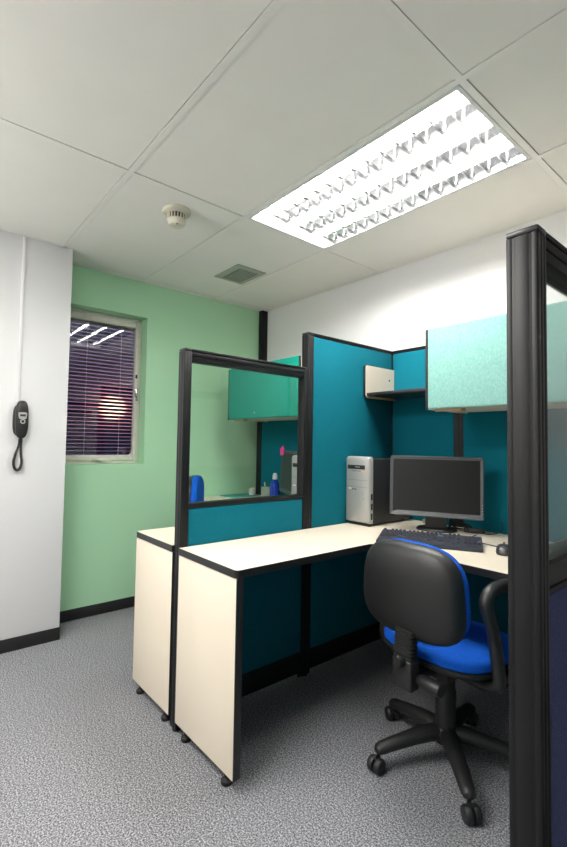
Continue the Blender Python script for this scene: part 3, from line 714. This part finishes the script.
# ------------------------------------------------------------------ office chair
def office_chair(label, loc, rz, base_rot, group, lift=0.0, arms=True):
    r = thing('office_chair', label, 'chair', loc, rz, group, local=True)
    # backrest shell and cushion, hugging the sitter
    ZBk, HB, WB, YBk = .670, .325, .418, -.250
    def back(dy):
        return lambda a, b, d: Vector((a*(1-.05*b/.16-.03*(b/.16)**2), YBk + d + dy + .50*a*a + .45*b*b, ZBk+b))
    bm = bmesh.new(); superl(bm, WB, HB, [(0, -.028), (.35, -.0275), (.70, -.024), (.88, -.017), (.96, -.006), (.995, .010), (1, .022), (.97, .026), (0, .020)], back(0), 3.5, 56); obj('back_shell', bm, 'plast', r)
    bm = bmesh.new(); superl(bm, WB*1.0, HB*1.0, [(0, .020), (.97, .024), (1.0, .030), (1.005, .044), (.985, .056), (.92, .066), (.6, .072), (0, .074)], back(0), 3.1, 56); obj('back_cushion', bm, 'blue', r)
    # bellows, bracket, knobs
    bm = bmesh.new(); prof = [(0, .435)]
    for k in range(9):
        z = .440+k*.0120; prof += [(.78, z), (1, z+.003), (1, z+.008), (.78, z+.010)]
    prof += [(0, .440+9*.0120)]
    superl(bm, .080, .042, prof, lambda a, b, d: Vector((a+.016, YBk-.012+b+.01*(d-.44)/.11, d)), 4, 24); obj('bellows', bm, 'rubber', r)
    bm = bmesh.new(); box(bm, (-.022, YBk-.034, .352), (.058, YBk+.014, .452), .008, 3); box(bm, (-.026, YBk-.02, .352), (.026, -.02, .378), .006); bk = obj('back_bracket', bm, 'plast', r)
    bm = bmesh.new(); lathe(bm, (.016, YBk-.034, .446), [(0, 0), (.020, 0), (.020, -.012), (.015, -.020), (0, -.021)], 18, 'y'); obj('height_knob', bm, 'plast', bk)
    bm = bmesh.new(); lathe(bm, (.056, YBk+.008, .388), [(0, 0), (.018, 0), (.018, .012), (.022, .018), (.0235, .085), (.021, .090), (0, .090)], 22, 'x'); obj('tension_knob', bm, 'plast', bk)
    # seat
    seat = lambda a, b, d: Vector((a*(1-.06*b/.22), .030+b, d-.10*max(0, b-.13)))
    bm = bmesh.new(); superl(bm, .445, .425, [(0, .375), (.5, .378), (.85, .388), (.97, .402), (1, .414), (1, .420), (.97, .424), (0, .424)], seat, 2.9, 56); obj('seat_pan', bm, 'plast', r)
    bm = bmesh.new(); superl(bm, .443, .423, [(0, .424), (.97, .424), (1, .430), (1, .446), (.97, .458), (.90, .465), (.7, .469), (.35, .466), (0, .464)], seat, 2.9, 56); obj('seat_cushion', bm, 'blue', r)
    bm = bmesh.new(); box(bm, (-.075, -.10, .335), (.075, .11, .385), .008); obj('mechanism', bm, 'matte', r)
    bm = bmesh.new(); sweep(bm, [(.06, .03, .355), (.16, .04, .352), (.24, .05, .345)], [.006, .006, .006], 10); sweep(bm, [(.21, .046, .347), (.25, .052, .344)], .011, 10); obj('height_lever', bm, 'plast', r)
    # arms
    for s in ((-1, 1) if arms else ()):
        bm = bmesh.new()
        x = s*.236
        pts = spl([(s*.10, -.050, .372), (s*.19, -.055, .372), (s*.240, -.062, .395), (x, -.066, .47), (x, -.092, .57), (x, -.124, .640), (x, -.132, .670), (x, -.116, .695), (x, -.08, .706), (x, -.02, .706), (x, .07, .700), (x, .11, .690), (x, .125, .660), (s*.25, .105, .58), (s*.244, .070, .47), (s*.235, .050, .395), (s*.19, .045, .372), (s*.10, .045, .372)], 5)
        sweep(bm, pts, .022, 12); obj('armrest', bm, 'plast', r)
    if lift:
        for ch in r.children: ch.data.transform(Matrix.Translation((0, 0, lift)))
        for ch in r.children_recursive:
            if ch.parent is not r: ch.data.transform(Matrix.Translation((0, 0, lift)))
    # column
    bm = bmesh.new(); lathe(bm, (0, 0, 0), [(0, .085), (.040, .085), (.041, .115), (.037, .16), (.037, .262), (.034, .266), (.0335, .335+lift), (0, .335+lift)], 26); obj('gas_column', bm, 'plast', r)
    bm = bmesh.new(); lathe(bm, (0, 0, 0), [(0, .078), (.050, .078), (.056, .090), (.054, .116), (.043, .130), (0, .130)], 28); obj('hub', bm, 'plast', r)
    for k in range(5):
        a = base_rot-rz+2*PI*k/5; c, s = math.cos(a), math.sin(a)
        bm = bmesh.new()
        sweep(bm, [(c*q, s*q, z) for q, z in ((.030, .106), (.070, .108), (.13, .102), (.20, .090), (.262, .078), (.278, .074), (.286, .071))], [.036, .034, .031, .0275, .025, .020, .008], 14, .78, up=(0, 0, 1)); lg = obj('leg', bm, 'plast', r)
        ca = a+random.choice((.5, -.4, .2, -.1)); w = bmesh.new(); q = Vector((c*.272, s*.272, 0)); off = Vector((math.cos(ca), math.sin(ca), 0))*.014
        ax = Vector((-math.sin(ca), math.cos(ca), 0))
        for sg in (-1, 1):
            superl(w, 2, 2, [(0, .004*sg), (.0255, .004*sg), (.0265, .007*sg), (.0265, .020*sg), (.023, .025*sg), (.012, .026*sg), (0, .026*sg)], lambda A, Bz, d: q+off+ax*d+Vector((math.cos(ca)*A, math.sin(ca)*A, .0268+Bz)), 2, 22)
        lathe(w, q, [(0, .030), (.007, .030), (.007, .072), (0, .072)], 10)
        sweep(w, [q+off+ax*(-.004)+Vector((0, 0, .05)), q+off+ax*.004+Vector((0, 0, .05))], .010, 8)
        obj('caster', w, 'matte', lg)
    return r
office_chair('blue office chair with black back shell tucked under near desk', (-.937, 1.613, 0), math.radians(-3.5), math.radians(243), 'office chairs')
office_chair('blue office chair beyond the glass screen, only its back edge showing', (-2.556, 1.668, 0), math.radians(-37), math.radians(20), 'office chairs', lift=.12, arms=False)

# ------------------------------------------------------------------ things on the far desk, seen through the glass
m2 = monitor('dark flat monitor turned sideways on the far desk behind glass', (-2.365, 2.035), math.radians(-26), .42, .295, .830, math.radians(4))
tower('silver computer tower on far desk partly hidden by screen post', -2.000, -1.825, 1.75, 2.12, ZD, 1.108)
BX, BY = -2.695, 2.20
bt = thing('spray_bottle', 'blue plastic bottle with white cap beside the far monitor', 'bottle', (BX, BY, ZD))
bm = bmesh.new(); lathe(bm, (BX, BY, ZD), [(0, 0), (.035, 0), (.038, .004), (.038, .110), (.035, .122), (.024, .142), (.017, .150), (.017, .160), (0, .160)], 24); obj('body', bm, 'bluep', bt)
bm = bmesh.new(); lathe(bm, (BX, BY, ZD), [(0, .158), (.019, .158), (.019, .180), (.016, .198), (.011, .205), (0, .205)], 18); obj('cap', bm, 'wplast', bt)
UX, UY = -3.035, 2.235
cp = thing('cup', 'small white cup with pale yellow contents on far desk', 'cup', (UX, UY, ZD))
bm = bmesh.new(); lathe(bm, (UX, UY, ZD+.0065), [(0, 0), (.024, 0), (.030, .045), (.032, .047), (.029, .045), (.024, .006), (0, .006)], 24); obj('body', bm, 'wplast', cp)
bm = bmesh.new()
for k in range(9):
    a = k*2.4; rr_ = .017*math.sqrt(k/9); c = (UX+rr_*math.cos(a), UY+rr_*math.sin(a), ZD+.052+.004*(k % 3))
    bmesh.ops.create_icosphere(bm, subdivisions=2, radius=.011, matrix=Matrix.Translation(c) @ Matrix.Scale(.7, 4, (0, 0, 1)))
obj('contents', bm, 'yellow', cp)
bm = B(((-3.15, 2.00, ZD), (-2.96, 2.26, ZD+.006)), bev=.001); tag(obj('folder', bm, 'papert'), 'flat teal folder lying on far desk under the cup', 'folder')
HX, HY = -2.925, 2.285
ph2 = thing('pen_holder', 'dark pen holder with yellow marker at the back of far desk', 'pen holder', (HX, HY, ZD))
bm = bmesh.new(); lathe(bm, (HX, HY, ZD), [(0, 0), (.022, 0), (.024, .07), (.021, .07), (.019, .005), (0, .005)], 18); obj('cup', bm, 'bluep', ph2)
bm = bmesh.new(); sweep(bm, [(HX+.006, HY, ZD+.008), (HX-.002, HY-.004, ZD+.115)], .006, 10); obj('marker', bm, 'yellow', ph2)
bm = bmesh.new(); box(bm, (-2.895, 2.22, ZD), (-2.80, 2.30, ZD+.085), .004); tag(obj('box', bm, 'ventm'), 'small grey box between the pen holder and blue bottle', 'box')
# pink note stuck to the far monitor's top corner
nm = Matrix.Translation((-2.532, 2.128, ZD)) @ Matrix.Rotation(math.radians(44), 4, 'Z') @ Matrix.Diagonal((.8, 1, 1, 1))
bm = bmesh.new()
pts = [(-.012, .345), (.020, .350), (.026, .385), (.012, .418), (-.004, .402), (-.016, .396)]
a = [bm.verts.new(nm @ Vector((x, -.012-.3*abs(z-.38)**1.3, z))) for x, z in pts]; b = [bm.verts.new(nm @ Vector((x, -.0112-.3*abs(z-.38)**1.3, z))) for x, z in pts]
bm.faces.new(a); bm.faces.new(b[::-1])
for i in range(len(pts)): bm.faces.new((a[i], a[(i+1) % len(pts)], b[(i+1) % len(pts)], b[i]))
tag(obj('sticky_note', bm, 'pink', smooth=False), 'bright pink paper note stuck on the far monitor corner', 'sticky note')

# ------------------------------------------------------------------ light
def area(name, loc, sx, sy, power, col=(1, .985, .94)):
    l = bpy.data.lights.new(name, 'AREA'); l.shape = 'RECTANGLE'; l.size = sx; l.size_y = sy; l.energy = power; l.color = col
    o = bpy.data.objects.new(name, l); COL.objects.link(o); o.location = loc; return o
# unseen lamps on the ceiling grid, added as bare area lights for brightness
for n, (gx, gy, pw) in enumerate(((L0, M0-.6*3, 44), (L0, M0-.6*7, 8))):
    area('added_office_lamp', (gx+.6, gy+.3, H-.004), 1.15, .55, pw)
# two upward area lights added behind the viewer to brighten the ceiling
for (ux, uy, pw) in ((-1.9, -1.7, 72), (.3, -2.3, 10)):
    u = area('added_uplight', (ux, uy, 1.62), .9, .9, pw); u.rotation_euler = (PI, 0, 0)

# dusk sky outside the window
w = bpy.data.worlds.new('dusk'); sc.world = w; w.use_nodes = True; nt = w.node_tree
bg = nt.nodes['Background']
tc = nt.nodes.new('ShaderNodeTexCoord')
sep = nt.nodes.new('ShaderNodeSeparateXYZ'); nt.links.new(tc.outputs['Generated'], sep.inputs[0])
rp = nt.nodes.new('ShaderNodeValToRGB'); el = rp.color_ramp.elements
el[0].position = .46; el[0].color = (.10, .055, .16, 1); el[1].position = .62; el[1].color = (.13, .11, .26, 1)
e = el.new(.52); e.color = (.26, .14, .26, 1)
mr = nt.nodes.new('ShaderNodeMapRange'); mr.inputs[1].default_value = -1; mr.inputs[2].default_value = 1
nt.links.new(sep.outputs['Z'], mr.inputs[0]); nt.links.new(mr.outputs[0], rp.inputs['Fac'])
# low sun seen through the slats
sun = Vector((-3.29, 1.165, 1.40-1.1757+.01)).normalized()
dp = nt.nodes.new('ShaderNodeVectorMath'); dp.operation = 'DOT_PRODUCT'; dp.inputs[1].default_value = sun
nt.links.new(tc.outputs['Generated'], dp.inputs[0])
m2_ = nt.nodes.new('ShaderNodeMapRange'); m2_.inputs[1].default_value = .994; m2_.inputs[2].default_value = 1.0
nt.links.new(dp.outputs['Value'], m2_.inputs[0])
r2 = nt.nodes.new('ShaderNodeValToRGB'); el = r2.color_ramp.elements
el[0].position = .0; el[0].color = (0, 0, 0, 1); el[1].position = .992; el[1].color = (9, 4.4, 2.8, 1)
e = el.new(.93); e.color = (.9, .30, .28, 1); e = el.new(.7); e.color = (.14, .05, .07, 1)
nt.links.new(m2_.outputs[0], r2.inputs['Fac'])
ad = nt.nodes.new('ShaderNodeMix'); ad.data_type = 'RGBA'; ad.blend_type = 'ADD'; ad.inputs[0].default_value = 1; ad.clamp_result = False
nt.links.new(rp.outputs['Color'], ad.inputs[6]); nt.links.new(r2.outputs['Color'], ad.inputs[7])
nt.links.new(ad.outputs[2], bg.inputs['Color']); bg.inputs['Strength'].default_value = 1.0

# ------------------------------------------------------------------ camera
yaw, pitch, roll = .8696, .0436, .0157
cyw, syw = math.cos(yaw), math.sin(yaw)
F_ = Vector((-syw*math.cos(pitch), cyw*math.cos(pitch), math.sin(pitch))); R_ = Vector((cyw, syw, 0)); U_ = R_.cross(F_)
R2 = R_*math.cos(roll)+U_*math.sin(roll); U2 = -R_*math.sin(roll)+U_*math.cos(roll)
cam = bpy.data.cameras.new('camera'); co = bpy.data.objects.new('camera', cam); COL.objects.link(co)
cam.sensor_fit = 'VERTICAL'; cam.sensor_height = 36; cam.sensor_width = 36*567/847; cam.lens = 454.1751/847*36; cam.clip_start = .02
mw = Matrix.Identity(4)
for i in range(3): mw[i][0] = R2[i]; mw[i][1] = U2[i]; mw[i][2] = -F_[i]
mw.translation = Vector((0, 0, 1.1757)); co.matrix_world = mw
sc.camera = co

for o in bpy.data.objects:
    if '_local' in o: del o['_local']
sc.view_settings.view_transform = 'Standard'; sc.view_settings.look = 'None'
sc.view_settings.exposure = 0.16; sc.view_settings.gamma = 1.0
try: sc.view_settings.use_curve_mapping = False
except Exception: pass
